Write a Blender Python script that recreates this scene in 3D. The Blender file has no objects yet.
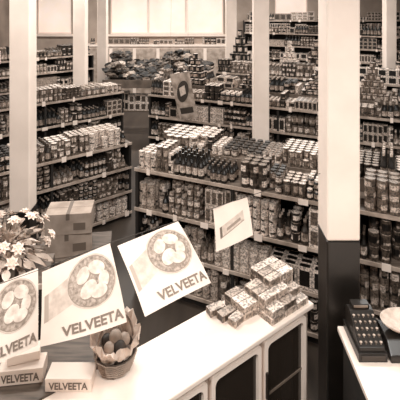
import bpy, math, random
import numpy as np
from mathutils import Vector, Matrix
R = random.Random(7)
scene = bpy.context.scene
try:
    scene.view_settings.view_transform = 'Standard'
except Exception: pass

def lin(c): return c/12.92 if c <= 0.04045 else ((c+0.055)/1.055)**2.4
def S(t, a=1.0):
    r = min(1,t*1.02); g = t*(0.84+0.11*t); b = t*(0.70+0.20*t)
    return (lin(min(1,r)), lin(min(1,g)), lin(min(1,b)), a)

# ---------------- materials
def base_mat(name, col, rough=0.6, metal=0.0):
    m = bpy.data.materials.new(name); m.use_nodes = True
    p = m.node_tree.nodes['Principled BSDF']
    p.inputs['Base Color'].default_value = col
    p.inputs['Roughness'].default_value = rough
    p.inputs['Metallic'].default_value = metal
    return m, p
def noisy(name, t1, t2, scale=5, rough=0.6, stretch=(1,1,1), metal=0, detail=4, bump=0.0):
    m, p = base_mat(name, S(t1), rough, metal)
    nt = m.node_tree; N = nt.nodes; L = nt.links
    tc = N.new('ShaderNodeTexCoord'); mp = N.new('ShaderNodeMapping'); mp.inputs['Scale'].default_value = stretch
    nz = N.new('ShaderNodeTexNoise'); nz.inputs['Scale'].default_value = scale; nz.inputs['Detail'].default_value = detail
    cr = N.new('ShaderNodeValToRGB'); cr.color_ramp.elements[0].color = S(t1); cr.color_ramp.elements[1].color = S(t2)
    cr.color_ramp.elements[0].position = .35; cr.color_ramp.elements[1].position = .65
    L.new(tc.outputs['Object'], mp.inputs['Vector']); L.new(mp.outputs['Vector'], nz.inputs['Vector'])
    L.new(nz.outputs['Fac'], cr.inputs['Fac']); L.new(cr.outputs['Color'], p.inputs['Base Color'])
    if bump:
        b = N.new('ShaderNodeBump'); b.inputs['Strength'].default_value = bump
        L.new(nz.outputs['Fac'], b.inputs['Height']); L.new(b.outputs['Normal'], p.inputs['Normal'])
    return m
def attr_mat(name, rough=0.4, scale=60, amt=0.62):
    m, p = base_mat(name, S(.5), rough)
    nt = m.node_tree; N = nt.nodes; L = nt.links
    a = N.new('ShaderNodeAttribute'); a.attribute_name = 'Col'
    tc = N.new('ShaderNodeTexCoord')
    nz = N.new('ShaderNodeTexNoise'); nz.inputs['Scale'].default_value = scale; nz.inputs['Detail'].default_value = 2
    mr = N.new('ShaderNodeMapRange'); mr.inputs['From Min'].default_value = .42; mr.inputs['From Max'].default_value = .55
    mr.inputs['To Min'].default_value = 1-amt; mr.inputs['To Max'].default_value = 1.05
    mx = N.new('ShaderNodeVectorMath'); mx.operation = 'SCALE'
    L.new(tc.outputs['Object'], nz.inputs['Vector']); L.new(nz.outputs['Fac'], mr.inputs['Value'])
    L.new(a.outputs['Color'], mx.inputs[0]); L.new(mr.outputs['Result'], mx.inputs['Scale'])
    L.new(mx.outputs['Vector'], p.inputs['Base Color'])
    return m
M_goods = attr_mat('goods_print')
M_leaf = attr_mat('leafy_surface', .7, 30, .4)
M_white = noisy('white_paint', .92, .96, 3, .55)
M_lip = noisy('shelf_lip_paint', .58, .74, 8, .5)
M_board = noisy('shelf_board', .34, .46, 6, .6, (1,6,1))
M_dark = noisy('dark_paint', .09, .14, 4, .35)
M_inside = noisy('shelf_dark_wood', .10, .16, 5, .7)  # dark wood tone for shelf frames and checkout cabinet
M_wood = noisy('table_wood', .30, .42, 5, .55, (1,8,1))
M_card = noisy('cardboard', .56, .68, 6, .8)
M_paper = noisy('paper_white', .87, .93, 4, .6)
M_ink = base_mat('ink_dark', S(.22), .6)[0]
M_ink2 = base_mat('ink_mid', S(.42), .6)[0]
M_ink3 = base_mat('ink_light', S(.68), .6)[0]
M_cream = base_mat('ink_cream', S(.93), .6)[0]
M_metal = noisy('brushed_metal', .6, .7, 20, .35, metal=.8)
M_glass = base_mat('door_glass_dark', S(.17), .08)[0]
M_counter = noisy('counter_enamel', .92, .97, 3, .3)
M_cab = noisy('cabinet_enamel', .62, .70, 3, .4)

# ---------------- mesh helpers
def link(o, parent=None):
    scene.collection.objects.link(o)
    if parent: o.parent = parent
    return o
def empty(name):
    e = bpy.data.objects.new(name, None); e.empty_display_size = .1
    return link(e)
def mesh_obj(name, V, F, mats, mi=None, parent=None, smooth=False):
    me = bpy.data.meshes.new(name); me.from_pydata([tuple(v) for v in V], [], F)
    for m in (mats if isinstance(mats, (list, tuple)) else [mats]): me.materials.append(m)
    if mi is not None: me.polygons.foreach_set('material_index', mi)
    if smooth: me.polygons.foreach_set('use_smooth', [True]*len(me.polygons))
    me.update()
    return link(bpy.data.objects.new(name, me), parent)
class Geo:
    def __init__(s): s.V=[]; s.F=[]; s.mi=[]
    def add(s, V, F, m=0):
        b=len(s.V); s.V += [tuple(v) for v in V]; s.F += [[i+b for i in f] for f in F]; s.mi += [m]*len(F)
    def box(s, fr, a, b, m=0):
        x0,y0,z0=a; x1,y1,z1=b
        V=[fr(x,y,z) for z in (z0,z1) for (x,y) in ((x0,y0),(x1,y0),(x1,y1),(x0,y1))]
        s.add(V,[[3,2,1,0],[4,5,6,7],[0,1,5,4],[1,2,6,5],[2,3,7,6],[3,0,4,7]],m)
    def lathe(s, fr, prof, n=16, m=0):
        V=[];F=[]
        for r,z in prof:
            for i in range(n):
                a=2*math.pi*i/n; V.append(fr(r*math.cos(a), r*math.sin(a), z))
        for k in range(len(prof)-1):
            for i in range(n):
                j=(i+1)%n; F.append([k*n+i,k*n+j,(k+1)*n+j,(k+1)*n+i])
        F.append(list(range(n))[::-1]); F.append([(len(prof)-1)*n+i for i in range(n)])
        s.add(V,F,m)
    def prism(s, fr, poly, x0, x1, m=0):
        n=len(poly)
        V=[fr(x0,y,z) for y,z in poly]+[fr(x1,y,z) for y,z in poly]
        F=[[i,(i+1)%n,(i+1)%n+n,i+n] for i in range(n)]+[list(range(n))[::-1],[n+i for i in range(n)]]
        s.add(V,F,m)
    def obj(s, name, mats, parent=None, smooth=False, bevel=0):
        o = mesh_obj(name, s.V, s.F, mats, s.mi, parent, smooth)
        if bevel:
            md=o.modifiers.new('b','BEVEL'); md.width=bevel; md.segments=2; md.limit_method='ANGLE'
        return o
def frame(P, u):
    ux,uy=u; nx,ny=-uy,ux
    def fr(x,y,z): return (P[0]+x*ux+y*nx, P[1]+x*uy+y*ny, P[2]+z)
    return fr
def unit(a,b):
    l=math.hypot(a,b); return (a/l,b/l)
WF = frame((0,0,0),(1,0))

# ---------------- product templates
def rings_t(rings, cols, n, topcol, pat=None):
    V=[];F=[];C=[]
    for r,z in rings:
        for i in range(n):
            a=2*math.pi*i/n; V.append((r*math.cos(a),r*math.sin(a),z))
    for k in range(len(rings)-1):
        for i in range(n):
            j=(i+1)%n; F.append([k*n+i,k*n+j,(k+1)*n+j,(k+1)*n+i])
            c=cols[k]
            if pat and k in pat and i%pat[k][1] < pat[k][1]//2: c=pat[k][0]
            C.append(c)
    F.append([(len(rings)-1)*n+i for i in range(n)]); C.append(topcol)
    return np.array(V),F,[S(c) for c in C]
def can_t(r,h,A,B,Cc,lid=.86,n=10):
    rg=[(r*.96,0),(r,h*.03),(r,h*.28),(r,h*.45),(r,h*.75),(r,h*.97),(r*.97,h),(r*.88,h),(r*.88,h-.004)]
    return rings_t(rg,[lid*.6,A,B,B,A,lid*.7,lid,lid*.5],n,lid,{2:(Cc,5),3:(A,5)})
def bottle_t(r,h,g,lab,cap,n=10):
    rg=[(r*.9,0),(r,h*.03),(r,h*.15),(r,h*.3),(r,h*.48),(r*.95,h*.55),(r*.5,h*.7),(r*.36,h*.78),(r*.34,h*.9),(r*.42,h*.9),(r*.42,h)]
    return rings_t(rg,[g,g,lab,lab*.7,g,g,g,g,cap,cap],n,cap,{3:(lab,4)})
def jar_t(r,h,g,lab,cap,n=10):
    rg=[(r*.9,0),(r,h*.05),(r,h*.2),(r,h*.62),(r,h*.74),(r*.75,h*.82),(r*.78,h*.82),(r*.78,h)]
    return rings_t(rg,[g,g,lab,g,g,cap,cap],n,cap,{2:(lab*.6,5)})
def box_t(w,d,h,A,B,top=None):
    V=[];F=[];C=[]
    def face(p,ux,uz):
        b=len(V); fs=(0,.15,.85,1)
        for j in fs:
            for i in fs: V.append(tuple(p[k]+ux[k]*i+uz[k]*j for k in range(3)))
        for j in range(3):
            for i in range(3):
                F.append([b+j*4+i,b+j*4+i+1,b+(j+1)*4+i+1,b+(j+1)*4+i]); C.append(B if (i==1 and j==1) else A)
    x=w/2;y=d/2
    face((-x,-y,0),(w,0,0),(0,0,h)); face((x,-y,0),(0,d,0),(0,0,h))
    face((x,y,0),(-w,0,0),(0,0,h)); face((-x,y,0),(0,-d,0),(0,0,h))
    face((-x,-y,h),(w,0,0),(0,d,0))
    if top is not None:
        for k in range(36,45): C[k]=top
    b=len(V); V.extend([(-x,-y,0),(x,-y,0),(x,y,0),(-x,y,0)]); F.append([b+3,b+2,b+1,b]); C.append(A)
    return np.array(V),F,[S(c) for c in C]
class Mass:
    def __init__(s): s.V=[];s.F=[];s.C=[];s.n=0
    def put(s,T,pos,ang=0,u=(1,0)):
        V,F,C=T; a=ang+math.atan2(u[1],u[0]); c,q=math.cos(a),math.sin(a)
        W=np.empty_like(V); W[:,0]=V[:,0]*c-V[:,1]*q+pos[0]; W[:,1]=V[:,0]*q+V[:,1]*c+pos[1]; W[:,2]=V[:,2]+pos[2]
        s.V.append(W); n=s.n; s.F += [[i+n for i in f] for f in F]; s.C += C; s.n+=len(V)
    def obj(s,name,mat=None,parent=None):
        V=np.concatenate(s.V); me=bpy.data.meshes.new(name); me.from_pydata(V.tolist(),[],s.F)
        at=me.attributes.new('Col','FLOAT_COLOR','FACE'); at.data.foreach_set('color',np.array(s.C,dtype=np.float32).ravel())
        me.materials.append(mat or M_goods); me.update()
        return link(bpy.data.objects.new(name,me),parent)
def rand_product(kind=None, rng=R):
    k = kind or 'can'
    lt=lambda: rng.choice([.92,.82,.66,.88,.76]); dk=lambda: rng.choice([.1,.16,.24,.32,.42])
    if k=='can':
        r=rng.choice([.030,.034,.038,.042,.046]); h=rng.choice([.075,.09,.105,.12,.13])
        A,B,C=rng.choice([(dk(),lt(),dk()),(lt(),dk(),lt()),(dk(),dk(),lt()),(lt(),lt(),dk()),(.45,lt(),dk()),(dk(),lt(),dk())])
        return (2*r+.003,2*r+.003,h,can_t(r,h,A,B,C,rng.choice([.94,.85,.9,.55])),1)
    if k=='bigcan':
        r=.052; h=.17; return (2*r+.004,2*r+.004,h,can_t(r,h,dk(),lt(),dk()),1)
    if k=='bottle':
        r=rng.choice([.028,.032,.036]); h=rng.choice([.17,.20,.22,.25]); return (2*r+.004,2*r+.004,h,bottle_t(r,h,rng.choice([.07,.1,.14,.22,.4]),lt(),rng.choice([.15,.8,.7,.4])),1)
    if k=='jar':
        r=rng.choice([.03,.034,.042]); h=rng.choice([.09,.11,.14]); return (2*r+.004,2*r+.004,h,jar_t(r,h,rng.choice([.1,.2,.4]),lt(),rng.choice([.85,.2,.7])),1)
    w=rng.choice([.06,.09,.13,.16]); d=rng.choice([.05,.07]); h=rng.choice([.08,.13,.17,.2])
    return (w+.004,d+.006,h,box_t(w,d,h,lt(),dk() if rng.random()<.7 else lt()),0)
def fill(mass, P, u, L, D, z, maxh, kinds, rows=3, rng=R, stackp=.9, gapp=.03, x0=.025, front=.02, mx=3, kr=(1,5)):
    fr=frame((P[0],P[1],0),u); x=x0
    while x < L-.08:
        w,d,h,T,rnd=rand_product(rng.choice(kinds),rng)
        k=rng.randint(*kr); nr=max(1,min(rows,int((D-front)/d)))
        st=max(1,int(maxh/h)) if rng.random()<stackp else 1
        st=min(st,mx)
        if rng.random()<gapp: x+=.06; continue
        if x+w > L-.02: break
        for i in range(k):
            if x+w > L-.02: break
            for j in range(nr):
                s2=st if (j>0 or rng.random()<.8) else max(1,st-1)
                if j==0 and rng.random()<.05: continue
                for q in range(s2):
                    p=fr(x+w/2+rng.uniform(-.0015,.0015), front+d/2+j*d, z+.001+q*(h+.0005))
                    mass.put(T,p, rng.uniform(0,6.28) if rnd else 0, u)
            x+=w
        x+=rng.uniform(0,.006)
def pyramid(mass, fr, u, x, y, z, kind, nx, ny, rng=R):
    w,d,h,T,_=rand_product(kind,rng); lv=0
    while nx>0 and ny>0:
        for i in range(nx):
            for j in range(ny):
                mass.put(T, fr(x+(i-nx/2+.5)*w, y+(j-ny/2+.5)*w, z+.001+lv*(h+.0005)), rng.uniform(0,6.28), u)
        nx-=1; ny=max(1,ny-1); lv+=1
def shelf_unit(name, P, u, L, D, zs, back=None, posts=1.2, lip=.035, tags=True):
    e=empty(name); fr=frame((P[0],P[1],0),u)
    top=max(zs); back = D-.02 if back is None else back
    g=Geo(); g2=Geo(); g3=Geo(); g4=Geo()
    for z in zs:
        dd = D if z==top else back
        g.box(fr,(0,.012,z-.025),(L,dd,z))
        g2.box(fr,(-.005,0,z-.028),(L+.005,.012,z+.004))
    n=max(1,round(L/posts))
    for i in range(n+1):
        x=min(L-.03,max(0,i*L/n-.015)); g3.box(fr,(x,.014,0),(x+.03,.045,top-.026))
        if back<D-.1: g3.box(fr,(x,D-.04,0),(x+.03,D-.01,top-.026))
    g3.box(fr,(0,back,0),(L,back+.015,top-.026))
    g3.box(fr,(0,.05,0),(.02,D-.045,top-.026)); g3.box(fr,(L-.02,.05,0),(L,D-.045,top-.026))
    g3.box(fr,(0.03,.06,0),(L-.03,.075,min(zs)-.026))
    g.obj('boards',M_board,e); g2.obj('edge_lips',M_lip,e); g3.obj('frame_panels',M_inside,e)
    if tags:
        x=.15
        while x<L-.1:
            for z in zs:
                if R.random()<.5: g4.box(fr,(x,-.004,z-.045),(x+R.uniform(.03,.09),-.001,z+R.uniform(.003,.03)))
            x+=R.uniform(.18,.5)
        if g4.V: g4.obj('price_tags',M_cream,e)
    return e

# ---------------- room
XL,XR,YB,YF,ZC=-5.2,6.2,13.2,-1.6,4.2
M_floor = noisy('floor_dark_boards', .18, .29, 3, .45, (1,.15,1))
M_wall = noisy('wall_plaster', .62, .70, 2, .8)
M_ceil = noisy('ceiling_plaster', .50, .58, 2, .8)
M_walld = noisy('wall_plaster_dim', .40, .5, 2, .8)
g=Geo(); g.box(WF,(XL,YF,-.1),(XR,YB,0)); g.obj('floor',M_floor)
g=Geo(); g.box(WF,(XL,YF,ZC),(XR,YB,ZC+.1)); g.obj('ceiling',M_ceil)
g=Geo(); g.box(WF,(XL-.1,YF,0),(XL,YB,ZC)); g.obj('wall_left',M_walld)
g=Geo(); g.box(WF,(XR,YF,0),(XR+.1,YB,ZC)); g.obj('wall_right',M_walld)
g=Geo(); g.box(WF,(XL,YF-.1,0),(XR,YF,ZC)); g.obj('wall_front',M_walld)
wins=[(-5.0,-3.95),(-2.75,.72),(2.3,3.3)]
zb,zt=2.05,3.7
g=Geo(); g.box(WF,(XL,YB,0),(XR,YB+.15,zb)); g.box(WF,(XL,YB,zt),(XR,YB+.15,ZC))
xs=[XL]+[v for w in wins for v in w]+[XR]
for i in range(0,len(xs),2): g.box(WF,(xs[i],YB,zb),(xs[i+1],YB+.15,zt))
g.obj('wall_back',M_wall)
mg=noisy('frosted_glass',.8,.92,1.2,.35); pg=mg.node_tree.nodes['Principled BSDF']
pg.inputs['Emission Color'].default_value=S(.92); pg.inputs['Emission Strength'].default_value=.6  # daylight put into the panes as a glow of their own
for i,(a,b) in enumerate(wins):
    e=empty('window_%d'%(i+1)); g=Geo(); g.box(WF,(a,YB+.08,zb),(b,YB+.09,zt)); g.obj('glass',mg,e)
    g=Geo(); n=max(1,round((b-a)/1.1))
    for k in range(n+1):
        x=a+(b-a)*k/n; g.box(WF,(max(a,x-.03),YB+.03,zb),(min(b,x+.03),YB+.075,zt))
    for z in (zb,zt-.05): g.box(WF,(a,YB+.035,z),(b,YB+.07,z+.05))
    g.box(WF,(a-.08,YB-.1,zb-.06),(b+.08,YB+.03,zb-.001)); g.obj('frame_sill',M_white,e)
g=Geo(); g.box(WF,(XL,YB-.02,0),(XR,YB-.001,.14)); g.obj('baseboard_back',M_dark)
e=empty('wall_ledge_cabinet'); g=Geo(); g.box(WF,(-3.4,YB-.45,1.72),(.9,YB-.001,1.78)); g.box(WF,(-3.4,YB-.4,0),(.9,YB-.021,1.719)); g.obj('cabinet_body',M_white,e)
g=Geo()
for k in range(6):
    x=-3.3+k*.7; g.box(WF,(x,YB-.415,.2),(x+.6,YB-.401,1.66))
g.obj('cabinet_doors',M_lip,e)
m=Mass(); rr=random.Random(31)
fill(m,(-3.3,YB-.42),(1,0),4.1,.3,1.78,.2,['bottle','box','jar','box'],2,rr,gapp=.5,stackp=.6)
m.obj('bottled_goods')

# columns
def column(x,y,w,zd):
    e=empty('support_column'); g=Geo(); h=w/2
    g.box(WF,(x-h,y-h,zd),(x+h,y+h,ZC-.001)); g.obj('upper_shaft',M_white,e,bevel=.012)
    g=Geo(); g.box(WF,(x-h,y-h,0),(x+h,y+h,zd-.001)); g.box(WF,(x-h-.02,y-h-.02,0),(x+h+.02,y+h+.02,.12)); g.obj('lower_shaft',M_dark,e,bevel=.01)
column(.965,3.0,.225,1.48)
column(.88,6.25,.22,1.0)
column(.71,9.85,.24,1.0)
column(-1.87,4.55,.21,.9)
column(-2.18,7.85,.22,.9)
column(-2.42,10.7,.23,.9)
column(4.05,9.2,.22,.9)
column(-2.1,1.0,.24,1.42)

# ---------------- gondolas
U1=unit(1.76,-.79)
def along(P,u,t,d=0): return (P[0]+u[0]*t-u[1]*d, P[1]+u[1]*t+u[0]*d)
G1=(-.70,4.60); LG1=3.3
shelf_unit('grocery_shelf',G1,U1,LG1,.95,[1.30,.88,.48,.12],back=.45)
m=Mass()
r1=random.Random(3)
fill(m,G1,U1,LG1,.45,.88,.37,['can','can','bottle','jar','can','box'],3,r1,stackp=1)
fill(m,G1,U1,LG1,.45,.48,.36,['can','bigcan','box','bottle','can'],3,r1,stackp=1)
fill(m,G1,U1,LG1,.45,.12,.32,['bigcan','can','box'],3,r1,stackp=1)
m.obj('canned_goods')
m=Mass()
fill(m,G1,U1,1.15,.36,1.30,.26,['bottle','can','jar','bottle','can'],4,r1,stackp=1,gapp=0)
fill(m,along(G1,U1,1.15),U1,1.1,.36,1.30,.25,['can','can','jar'],4,r1,stackp=1,gapp=0)
fill(m,along(G1,U1,2.27),U1,LG1-2.27,.36,1.30,.36,['box','can','box'],4,r1,stackp=1,gapp=0)
m.obj('bottled_goods')
fr1=frame((*along(G1,U1,0,.40),0),U1)
g=Geo(); g.box(fr1,(.02,0,1.301),(LG1-.02,.5,1.42)); g.obj('display_riser',M_board)
m=Mass()
fill(m,along(G1,U1,.02,.40),U1,LG1-.04,.5,1.421,.15,['can','can','jar','can','bottle'],6,r1,stackp=1,gapp=0)
m.obj('canned_goods')

G2=along((.3,6.85),U1,-1.30); LG2=4.5
shelf_unit('grocery_shelf',G2,U1,LG2,.8,[1.48,1.12,.76,.4,.1],back=.38)
m=Mass(); r2=random.Random(5)
for z in (1.12,.76,.4): fill(m,G2,U1,LG2,.38,z,.32,['can','can','box','jar','bottle'],2,r2,stackp=1)
fill(m,G2,U1,LG2,.35,1.48,.25,['can','can','jar','bottle','box'],4,r2,stackp=.8,gapp=0)
m.obj('canned_goods')
fr2=frame((*along(G2,U1,0,.38),0),U1)
g=Geo(); g.box(fr2,(.02,0,1.481),(LG2-.02,.4,1.62)); g.obj('display_riser',M_board)
m=Mass()
pos=.02
for (px_,k) in ((.62,5),(1.75,6),(2.75,5),(3.55,6),(4.25,4)):
    if px_-.25-pos>.15: fill(m,along(G2,U1,pos,.38),U1,px_-.24-pos,.4,1.621,.2,['can','box','bottle','jar'],4,r2,stackp=.8,gapp=0,mx=2)
    pyramid(m,fr2,U1,px_,.2,1.62,'can',k,4,r2); pos=px_+.24
m.obj('canned_goods')
G3=along((1.1,8.5),U1,-.85); LG3=5.0
shelf_unit('grocery_shelf',G3,U1,LG3,.7,[1.62,1.3,.98,.66,.3],back=.34)
m=Mass(); r3=random.Random(8)
for z in (1.3,.98,.66): fill(m,G3,U1,LG3,.34,z,.28,['can','can','box','jar'],2,r3)
fill(m,G3,U1,LG3,.35,1.62,.3,['can','can','bottle','box'],3,r3,gapp=0)
fr3=frame((*along(G3,U1,0,0),0),U1)
for k in range(9): pyramid(m,fr3,U1,.35+k*.53,.52,1.62,'can' if k%3 else 'bigcan',r3.choice([4,5]),3,r3)
m.obj('canned_goods')
G4=along((3.0,9.9),U1,-1.5); LG4=4.0
shelf_unit('grocery_shelf',G4,U1,LG4,.5,[2.3,2.0,1.7,1.4,1.1,.5])
m=Mass()
for z in (2.3,2.0,1.7,1.4,1.1): fill(m,G4,U1,LG4,.5,z,.25,['can','box','can','jar','bottle'],3,r3,stackp=1)
m.obj('canned_goods')
G5=(1.3,12.55)
shelf_unit('grocery_shelf',G5,(1,0),4.6,.45,[2.5,2.15,1.8,1.4,1.0,.5])
m=Mass()
for z in (2.5,2.15,1.8,1.4): fill(m,G5,(1,0),4.6,.43,z,.28,['box','box','can','bottle'],2,r3,gapp=.15,stackp=.8)
m.obj('boxed_goods')

# left units
U2=unit(1.24,1.0)
L1=(-3.45,5.82); LL1=2.72
shelf_unit('grocery_shelf',L1,U2,LL1,.42,[1.50,1.12,.74,.36])
m=Mass(); r4=random.Random(11)
fill(m,L1,U2,LL1,.40,1.50,.22,['can','can','jar','bottle','jar'],4,r4,gapp=0)
for z in (1.12,.74,.36): fill(m,L1,U2,LL1,.40,z,.33,['bottle','can','bottle','jar','can','box'],3,r4,stackp=1)
m.obj('bottled_goods')
L0=(-4.6,7.3); LL0=3.0
shelf_unit('grocery_shelf',L0,U2,LL0,.5,[1.95,1.65,1.35,1.0,.6])
m=Mass()
for z in (1.95,1.65,1.35,1.0): fill(m,L0,U2,LL0,.48,z,.25,['can','box','can','jar','bottle'],4,r4)
m.obj('canned_goods')
L2=(-2.75,4.72); LL2=2.28
shelf_unit('grocery_shelf',L2,U2,LL2,.45,[1.06,.72,.38,.08])
m=Mass()
fill(m,L2,U2,LL2,.43,1.06,.25,['can','bottle','can','jar'],5,r4,gapp=0)
for z in (.72,.38,.08): fill(m,L2,U2,LL2,.40,z,.28,['can','jar','bottle','can'],3,r4,stackp=1)
m.obj('bottled_goods')

# ---------------- produce table
PT=(-2.15,9.5)
e=empty('produce_table'); fr=frame((PT[0],PT[1],0),unit(1,-.02)); g=Geo(); PL=2.45
g.prism(fr,[(0,1.20),(0,1.24),(1.0,1.56),(1.0,1.20)],0,PL); g.box(fr,(0,-.03,1.16),(PL,-.001,1.34))
for x in (.05,PL-.15):
    for y in (.05,.85): g.box(fr,(x,y,0),(x+.08,y+.08,1.199))
g.box(fr,(.13,.1,.6),(PL-.15,.9,.63)); g.obj('table_frame',M_wood,e)
m=Mass(); fill(m,(PT[0]+.15,PT[1]+.1),unit(1,-.02),PL-.3,.6,.63,.4,['box','bigcan'],3,random.Random(3)); m.obj('boxed_goods')
import bmesh
def ico(sub,seed,amp):
    bm=bmesh.new(); bmesh.ops.create_icosphere(bm,subdivisions=sub,radius=1); rr=random.Random(seed)
    for v in bm.verts: v.co*=1+rr.uniform(-amp,amp)
    V=np.array([v.co[:] for v in bm.verts]); F=[[v.index for v in f.verts] for f in bm.faces]; bm.free(); return V,F
m=Mass(); r5=random.Random(4)
icos=[ico(2,k,.34) for k in range(4)]
for i in range(290):
    V,F=r5.choice(icos); s=r5.uniform(.06,.13); 
    x=r5.uniform(.08,PL-.08); y=r5.uniform(.08,.92)
    t=.12+.42*(.5+.5*math.sin(x*5+y*2))*r5.random() + (.4 if r5.random()<.18 else 0)
    z=1.24+.32*y+s*.65+.34*max(0,math.sin(x*4.2+1))*r5.random()
    W=V*np.array([s*1.1,s*1.1,s*.65]); m.put((W,F,[S(max(.05,min(.9,t+r5.uniform(-.14,.14)))) for _ in F]),fr(x,y,z),r5.random()*6)
m.obj('leafy_vegetables',M_leaf)

# ---------------- posters
def bil(TL,TR,BR,BL,bulge=.02):
    TL,TR,BR,BL=[Vector(p) for p in (TL,TR,BR,BL)]
    n=(TR-TL).cross(TL-BL).normalized()
    if n.y>0: n=-n
    def f(u,v,off=0):
        p=(BL*(1-u)+BR*u)*(1-v)+(TL*(1-u)+TR*u)*v
        return tuple(p+n*(bulge*4*v*(1-v)*.5+bulge*(1-v)*math.sin(u*3.14)+off))
    return f
def grid(f,name,mat,parent,off=0,n=10,thick=True,rng=((0,1),(0,1)),sk=0):
    V=[];F=[]
    (a,b),(c,d)=rng
    for j in range(n+1):
        for i in range(n+1): V.append(f(a+(b-a)*i/n,c+(d-c)*j/n+sk*i/n,off))
    for j in range(n):
        for i in range(n): F.append([j*(n+1)+i,j*(n+1)+i+1,(j+1)*(n+1)+i+1,(j+1)*(n+1)+i])
    return mesh_obj(name,V,F,mat,None,parent,True)
def disc(f,name,mat,parent,cu,cv,ru,rv,off,rot=0,nr=4,n=28):
    V=[f(cu,cv,off)];F=[]
    for k in range(1,nr+1):
        for i in range(n):
            a=2*math.pi*i/n; x=math.cos(a)*k/nr*ru; y=math.sin(a)*k/nr*rv
            V.append(f(cu+x*math.cos(rot)-y*math.sin(rot),cv+x*math.sin(rot)+y*math.cos(rot),off))
    for i in range(n): F.append([0,1+i,1+(i+1)%n])
    for k in range(1,nr):
        for i in range(n):
            j=(i+1)%n; F.append([1+(k-1)*n+i,1+k*n+i,1+k*n+j,1+(k-1)*n+j])
    return mesh_obj(name,V,F,mat,None,parent)
def text(f,body,mat,parent,u0,u1,v0,v1,off,skew=0):
    cu=bpy.data.curves.new('t','FONT'); cu.body=body; cu.offset=.03; cu.resolution_u=4
    o=bpy.data.objects.new('t',cu); scene.collection.objects.link(o); bpy.context.view_layer.update()
    me=bpy.data.meshes.new_from_object(o.evaluated_get(bpy.context.evaluated_depsgraph_get()))
    bpy.data.objects.remove(o)
    co=[v.co.copy() for v in me.vertices]; xs=[c.x for c in co]; ys=[c.y for c in co]
    for v,c in zip(me.vertices,co):
        a=(c.x-min(xs))/(max(xs)-min(xs)); b=(c.y-min(ys))/(max(ys)-min(ys))
        v.co=f(u0+(u1-u0)*a, v0+(v1-v0)*b+skew*a, off)
    me.materials.clear(); me.materials.append(mat)
    return link(bpy.data.objects.new('lettering',me),parent)
M_plate=noisy('plate_print',.50,.74,70,.6); M_roll=noisy('roll_print',.78,.92,35,.6); M_pack=noisy('pack_print',.74,.84,30,.6)
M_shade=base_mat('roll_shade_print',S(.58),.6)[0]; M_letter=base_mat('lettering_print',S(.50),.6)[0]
def poster(corners,bulge=.02):
    e=empty('advertising_poster'); f=bil(*corners,bulge=bulge)
    grid(f,'sheet',M_paper,e)
    grid(f,'package_side',M_pack,e,.001,6,rng=((.03,.40),(.30,.66)),sk=.16)
    grid(f,'package_end',M_ink3,e,.0012,4,rng=((.03,.08),(.30,.66)),sk=.02)
    disc(f,'plate_rim',M_pack,e,.64,.64,.345,.335,.002)
    disc(f,'plate_line',M_shade,e,.64,.64,.325,.315,.0025)
    disc(f,'plate',M_plate,e,.64,.64,.315,.305,.003)
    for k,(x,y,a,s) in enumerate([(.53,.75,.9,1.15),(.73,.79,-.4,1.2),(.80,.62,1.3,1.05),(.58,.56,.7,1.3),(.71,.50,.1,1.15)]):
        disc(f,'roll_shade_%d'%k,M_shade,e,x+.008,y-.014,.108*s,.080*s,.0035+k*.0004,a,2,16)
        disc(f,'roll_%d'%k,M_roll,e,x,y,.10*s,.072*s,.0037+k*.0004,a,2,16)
    text(f,'VELVEETA',M_letter,e,.22,.97,.07,.20,.005)
    return e
H=3.1
poster([(-.963,1.80,H-1.235),(-.742,1.97,H-1.228),(-.727,1.93,H-1.548),(-.936,1.75,H-1.526)],.008)
poster([(-.726,1.976,H-1.25),(-.463,2.21,H-1.25),(-.353,2.08,H-1.558),(-.718,1.93,H-1.557)],.015)
poster([(-.42,2.185,H-1.25),(-.124,2.43,H-1.25),(.0576,2.25,H-1.48),(-.256,2.0,H-1.474)],.02)
e=empty('paper_sign'); f=bil((.0786,2.6,H-1.258),(.30,2.74,H-1.255),(.327,2.65,H-1.448),(.094,2.52,H-1.477),bulge=.01)
grid(f,'sheet',M_paper,e); grid(f,'package_side',M_pack,e,.001,4,rng=((.12,.8),(.25,.5)),sk=.22); grid(f,'package_front',M_ink2,e,.0012,4,rng=((.12,.18),(.25,.5)),sk=.02)
grid(f,'package_band',M_shade,e,.0016,4,rng=((.30,.70),(.37,.44)),sk=.13); grid(f,'package_edge',M_shade,e,.0016,4,rng=((.12,.8),(.24,.26)),sk=.22)
def tube(name,pts,r,mat,parent=None,n=6):
    cu=bpy.data.curves.new(name,'CURVE'); cu.dimensions='3D'; cu.bevel_depth=r; cu.bevel_resolution=2
    sp=cu.splines.new('POLY'); sp.points.add(len(pts)-1)
    for p,q in zip(sp.points,pts): p.co=(*q,1)
    cu.materials.append(mat); return link(bpy.data.objects.new(name,cu),parent)
tube('hanging_wire',[(-1.98,1.09,1.88),(-.963,1.80,1.868),(-.735,1.975,1.862),(-.463,2.21,1.852),(-.124,2.43,1.852),(.19,2.67,1.846),(.852,3.05,1.87)],.002,M_ink)
e=empty('hanging_sign'); f=bil((-.46,6.5,1.98),(-.16,6.4,2.03),(-.03,6.4,1.36),(-.30,6.5,1.29),bulge=.02)
M_sign=noisy('sign_print',.5,.75,9,.6)
grid(f,'sheet',M_sign,e); disc(f,'picture',M_ink,e,.5,.6,.35,.2,.004,.4); grid(f,'caption',M_ink,e,.004,4,rng=((.15,.85),(.12,.25)))
grid(f,'picture_highlight',M_pack,e,.006,4,rng=((.35,.65),(.5,.68)),sk=.05)
tube('string_left',[(-.45,6.5,1.98),(-.42,6.5,ZC)],.0015,M_ink3,e); tube('string_right',[(-.17,6.4,2.02),(-.2,6.4,ZC)],.0015,M_ink3,e)

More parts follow.
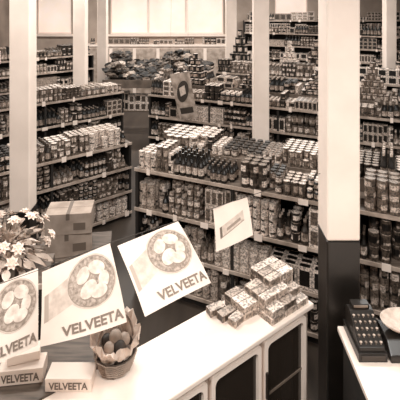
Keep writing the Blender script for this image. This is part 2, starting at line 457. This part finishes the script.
# ---------------- refrigerated counter
UC=(.8,.6); frc=frame((0,2.40,0),UC)
e=empty('refrigerated_counter'); g=Geo()
x0,x1,wd=-1.45,.98,.39
g.box(frc,(x0,0-.012,.965),(x1,wd,1.0)); g.obj('counter_top',M_counter,e,bevel=.008)
g=Geo(); g.box(frc,(x0,.04,.08),(x1-.01,wd-.01,.964)); g.obj('cabinet_body',M_cab,e)
g=Geo(); g.box(frc,(x0,.06,0),(x1-.04,wd-.04,.079)); g.obj('plinth',M_dark,e)
def rr_pts(a,b,c,d,r,n=5):
    P=[]
    for (cx,cz,s) in ((b-r,d-r,0),(a+r,d-r,1),(a+r,c+r,2),(b-r,c+r,3)):
        for q in range(n+1):
            A=(s+q/n)*math.pi/2; P.append((cx+r*math.cos(A),cz+r*math.sin(A)))
    return P
dx=.43; k=0; x=x1-.03-dx
while x>x0:
    t=.028; z0,z1=.2,.93; X1=x+dx-.03
    o=rr_pts(x,X1,z0,z1,.02); i_=rr_pts(x+t,X1-t,z0+t,z1-t,.035); n=len(o)
    V=[frc(p,.008,q) for p,q in o]+[frc(p,.008,q) for p,q in i_]+[frc(p,.039,q) for p,q in o]+[frc(p,.039,q) for p,q in i_]
    F=[]
    for q in range(n):
        w=(q+1)%n; F+= [[q,w,n+w,n+q],[q,2*n+q,2*n+w,w],[n+q,n+w,3*n+w,3*n+q]]
    g=Geo(); g.add(V,F); g.box(frc,(x+.004,-.010,.58),(x+.020,.0075,.74),1)
    g.obj('door_frame_%d'%k,[M_white,M_dark],e)
    g=Geo(); g.box(frc,(x+t-.01,.030,z0+t),(X1-t+.01,.0385,z1-t)); g.obj('door_glass_%d'%k,M_glass,e)
    g=Geo(); g.box(frc,(x+t,.0245,.56),(X1-t,.0295,.575)); g.obj('door_rail_%d'%k,M_ink2,e)
    x-=dx; k+=1
m=Mass(); r6=random.Random(2)
bx=[box_t(.115,.062,.042,.76,.58,.86),box_t(.115,.062,.042,.6,.35,.7),box_t(.115,.062,.042,.68,.45,.78),box_t(.115,.062,.042,.8,.7,.9)]
for lv in range(4):
    for ix in range(4):
        for iy in range(5):
            if lv>0 and r6.random()<.15: continue
            if ix==0 and (iy<2 or lv>1): continue
            if lv>=2 and (ix<1 or iy<1): continue
            if lv>=3 and (ix<2 or iy<2): continue
            p=frc(.53+ix*.12+r6.uniform(-.004,.004), .045+iy*.068, 1.001+lv*.0425)
            m.put(r6.choice(bx),p,r6.uniform(-.05,.05),UC)
for q in range(3): m.put(bx[q],frc(.44-.03*q,.18+q*.075,1.001),.15-.15*q,UC)
m.obj('butter_cartons')

# fruit basket
e=empty('fruit_basket'); c=frc(-.35,.34,1.003); fb=frame(c,UC); g=Geo()
g.lathe(fb,[(.08,0),(.095,.02),(.115,.09),(.12,.10),(.112,.10),(.09,.03),(.075,.02)],28); g.obj('bowl',M_wood,e,True)
for q in range(6):
    rr=.093+.005*q; pts=[fb((rr+.004*(k%2))*math.cos(k*math.pi/14),(rr+.004*(k%2))*math.sin(k*math.pi/14),.018+q*.015) for k in range(29)]
    tube('weave_%d'%q,pts,.004,M_card,e)
pts=[fb(.115*math.cos(a),0,.10+.20*math.sin(a)) for a in [math.pi*k/16 for k in range(17)]]
tube('handle',pts,.006,M_card,e)
V,F=ico(3,9,.02); rq=random.Random(6)
q=0
for lay,(n,rad,z) in enumerate([(7,.075,.10),(5,.05,.14),(1,0,.17)]):
    for k in range(n):
        a=2*math.pi*k/n+lay; s=rq.uniform(.03,.036)
        mesh_obj('fruit_%d'%q,[fb(rad*math.cos(a)+v[0]*s,rad*math.sin(a)+v[1]*s,z+v[2]*s) for v in V],F,rq.choice([M_ink,M_ink2,M_ink3,M_ink2]),None,e,True); q+=1
V=[];F=[];n=48
for j in range(5):
    for k in range(n):
        a=2*math.pi*k/n; r=.095+.012*j+rq.uniform(-.007,.007)*(j+1)*.6; V.append(fb(r*math.cos(a),r*math.sin(a),.09+.026*j+rq.uniform(-.008,.008)*(j)+ (.05*j/4 if math.sin(a)>.2 else 0)))
for j in range(4):
    for k in range(n): F.append([j*n+k,j*n+(k+1)%n,(j+1)*n+(k+1)%n,(j+1)*n+k])
mesh_obj('tissue_wrap',V,F,M_paper,None,e)

e=empty('display_table'); g=Geo()
g.box(frc,(-1.6,.40,.965),(-.24,.75,.998))
for x in (-1.58,-.30):
    for y in (.44,.68): g.box(frc,(x,y,0),(x+.05,y+.05,.964))
g.obj('table_frame',M_wood,e,bevel=.004)
def carton(name,P,u,w,d,h,mat,label=None,tape=True):
    e=empty(name); fr=frame(P,u); g=Geo(); g.box(fr,(0,0,0),(w,d,h)); g.obj('carton_body',mat,e,bevel=.003)
    g=Geo(); 
    if tape:
        g.box(fr,(w*.46,-.001,h),(w*.54,d+.001,h+.0012)); g.box(fr,(w*.46,-.0015,h*.7),(w*.54,-.0003,h)); g.box(fr,(.004,d*.495,h+.0002),(w-.004,d*.505,h+.001)); g.box(fr,(w*.62,-.0012,h*.2),(w*.88,-.0003,h*.55)); g.obj('tape',M_ink2,e)
    if label:
        f=lambda a,b,off=0: fr(w*a,-.002-off,h*b); text(f,label,M_ink2,e,.08,.92,.2,.75,.0)
    return e
carton('cheese_box',(-.83,2.30,1.002),unit(1,.0),.25,.11,.07,M_paper,'VELVEETA',False)
carton('cheese_box',(-1.10,2.33,1.002),unit(1,.12),.24,.11,.08,M_paper,'VELVEETA',False)
carton('cheese_box',(-1.06,2.36,1.085),unit(1,.3),.17,.08,.05,M_paper,None,False)

e=empty('low_table'); ft=frame((-1.62,4.05,0),unit(1,.15)); g=Geo()
g.box(ft,(0,0,.57),(.75,.5,.60))
for x in (.02,.68):
    for y in (.02,.43): g.box(ft,(x,y,0),(x+.05,y+.05,.569))
g.box(ft,(.06,.06,.2),(.7,.44,.22)); g.obj('table_frame',M_wood,e)
carton('cardboard_carton',(-1.53,4.12,.602),unit(1,.25),.48,.3,.22,M_card)
carton('cardboard_carton',(-1.50,4.14,.825),unit(1,.12),.44,.28,.2,M_card)

# plant on stand at left
PS=(-1.75,2.75)
us=unit(1,.12)
shelf_unit('display_stand',PS,us,.72,.36,[1.22,.85,.45,.1],posts=.7)
m=Mass()
for z in (.85,.45): fill(m,PS,us,.72,.34,z,.3,['can','jar'],3,r6)
m.obj('canned_goods')
e=empty('flower_bouquet'); fp=frame((*along(PS,us,.43,.18),1.222),us); g=Geo()
g.lathe(fp,[(.055,0),(.06,.01),(.08,.12),(.086,.12),(.086,.14),(.074,.14),(.07,.11)],20); g.obj('pot',M_ink3,e,True)
V=[];F=[];MI=[]; r7=random.Random(21)
for i in range(230):
    az=r7.uniform(0,6.28); el=r7.uniform(.0,1.5); Ls=r7.uniform(.14,.33); lw=r7.uniform(.018,.038)
    d=Vector((math.cos(az)*math.cos(el),math.sin(az)*math.cos(el),math.sin(el))); sd=(d.cross(Vector((0,0,1))).normalized()+Vector((0,0,r7.uniform(-.8,.8)))).normalized()
    base=Vector((0,0,.13)); b=len(V); n=5
    s0=r7.uniform(.45,.75)
    for k in range(n+1):
        t=k/n; tt=s0+(1-s0)*t; p=base+d*Ls*tt+Vector((0,0,-.12*tt*tt)); w=lw*math.sin(math.pi*min(.97,t*.95+.05))
        up=Vector((0,0,.012))
        for q,o2 in ((-1,0),(0,1),(1,0)):
            pp=p+sd*w*q-up*o2; V.append(fp(*pp))
    mm=r7.choice([0,1,1,1,2])
    for k in range(n):
        for q in range(2): F.append([b+k*3+q,b+k*3+q+1,b+(k+1)*3+q+1,b+(k+1)*3+q]); MI.append(mm)
mesh_obj('leaves',V,F,[M_ink2,M_ink3,M_cream],MI,e)
for i in range(26):
    az=r7.uniform(0,6.28); el=r7.uniform(.1,1.5); d=Vector((math.cos(az)*math.cos(el),math.sin(az)*math.cos(el),math.sin(el)))*r7.uniform(.26,.33)+Vector((0,0,.09))
    V=[];F=[]; a1=d.cross(Vector((0,0,1))).normalized(); a2=d.cross(a1).normalized(); dn=d.normalized()
    for ring,(sz,lift) in enumerate(((1.0,.006),(.65,.02))):
        for q in range(7):
            A=q*2*math.pi/7+ring*.4; e1=a1*math.cos(A)+a2*math.sin(A); e2=a1*math.cos(A+.42)+a2*math.sin(A+.42); e3=a1*math.cos(A-.42)+a2*math.sin(A-.42); b=len(V)
            V+= [fp(*(d+dn*.002*ring)),fp(*(d+e3*.03*sz+dn*(lift+.006))),fp(*(d+e1*.046*sz+dn*lift)),fp(*(d+e2*.03*sz+dn*(lift+.006)))]; F.append([b,b+1,b+2,b+3])
    mesh_obj('blossom_%d'%i,V,F,M_cream if i%3 else M_pack,None,e)

# ---------------- checkout counter at right
fk=frame((.90,2.0,0),(1,0)); e=empty('checkout_counter'); g=Geo()
g.box(fk,(0,-.6,.93),(1.7,.82,.965)); g.obj('counter_top',M_counter,e,bevel=.006)
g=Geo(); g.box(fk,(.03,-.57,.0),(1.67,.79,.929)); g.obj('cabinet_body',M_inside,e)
e=empty('cash_register'); g=Geo()
fz=frame((.935,2.53,.967),(1,0)); W=.17
g.box(fz,(0,0,0),(W,.28,.05)); g.box(fz,(.015,-.006,.010),(W-.015,-.0005,.042),1)
g.prism(fz,[(.015,.051),(.27,.051),(.27,.15),(.24,.175),(.19,.175),(.02,.072)],.01,W-.01)
g.box(fz,(.03,.20,.176),(W-.03,.25,.20)); g.box(fz,(.04,.195,.180),(W-.04,.1995,.196),2)
g.obj('register_body',[M_dark,M_ink,M_metal],e,bevel=.004)
g=Geo()
for i in range(5):
    for j in range(5):
        y=.035+j*.030; z=.074+(y-.02)*(.103/.17)
        cx=.025+i*.030; f3=lambda a,b,c,cx=cx,y=y,z=z: fz(cx+a,y+b,z+c)
        g.lathe(f3,[(.003,-.004),(.003,.008),(.008,.008),(.008,.012)],10,(i+j)%2)
g.obj('keys',[M_ink3,M_ink2],e)
e=empty('weighing_scale'); fs=frame((1.26,2.65,.967),(1,0)); g=Geo()
g.prism(fs,[(-.13,0),(.13,0),(.13,.04),(.09,.10),(-.07,.10),(-.13,.04)],-.14,.14)
g.lathe(lambda a,b,c: fs(a,b,c),[(.025,.099),(.025,.115),(.05,.123)],14)
g.obj('scale_body',M_dark,e,bevel=.01)
g=Geo(); fo=lambda a,b,c: fs(a*1.2,b*.85,c-.04)
g.lathe(fo,[(.03,.164),(.09,.167),(.115,.19),(.122,.207),(.117,.207),(.11,.194),(.085,.175),(.02,.171)],32); g.obj('pan',M_pack,e,True)
g=Geo(); fd=lambda a,b,c: fs(a*.7,-.125-c,.04+b*.2)
g.lathe(fd,[(.10,0),(.10,.012),(.09,.014)],24); g.obj('dial',M_ink2,e)

# ---------------- lights
def added_fixture(x,y,en):  # ceiling lights out of view, added to light the shop
    e=empty('added_ceiling_light'); g=Geo(); g.box(WF,(x-.65,y-.1,ZC-.10),(x+.65,y+.1,ZC-.001)); g.obj('housing',M_white,e)
    g=Geo(); 
    ft=lambda a,b,c: (x+c,y+a,ZC-.13+b)
    g.lathe(ft,[(.02,-.6),(.02,.6)],10); mt,pt=base_mat('added_lamp_glow',S(.97)); pt.inputs['Emission Color'].default_value=(1,.97,.92,1); pt.inputs['Emission Strength'].default_value=3
    g.obj('tube',mt,e)
    l=bpy.data.lights.new('lamp','AREA'); l.shape='RECTANGLE'; l.size=1.2; l.size_y=.2; l.energy=en; l.color=(1,.98,.94)
    o=bpy.data.objects.new('lamp',l); o.location=(x,y,ZC-.18); link(o,e)
for x in (-3.2,-.6,2.6):
    for y in (4.0,7.4,10.6): added_fixture(x,y,{4.0:68,7.4:76,10.6:95}[y])
added_fixture(-.8,.3,135); added_fixture(1.6,.3,135)  # added pair close to the camera, in place of a frontal flash
w=bpy.data.worlds.new('World'); scene.world=w; w.use_nodes=True
w.node_tree.nodes['Background'].inputs['Color'].default_value=S(.9); w.node_tree.nodes['Background'].inputs['Strength'].default_value=1.0

cam=bpy.data.cameras.new('camera'); cam.lens=38.7; cam.sensor_width=36; cam.shift_y=-.5
co=bpy.data.objects.new('camera',cam); co.location=(0,0,3.1); co.rotation_euler=(math.pi/2,0,0); link(co); scene.camera=co
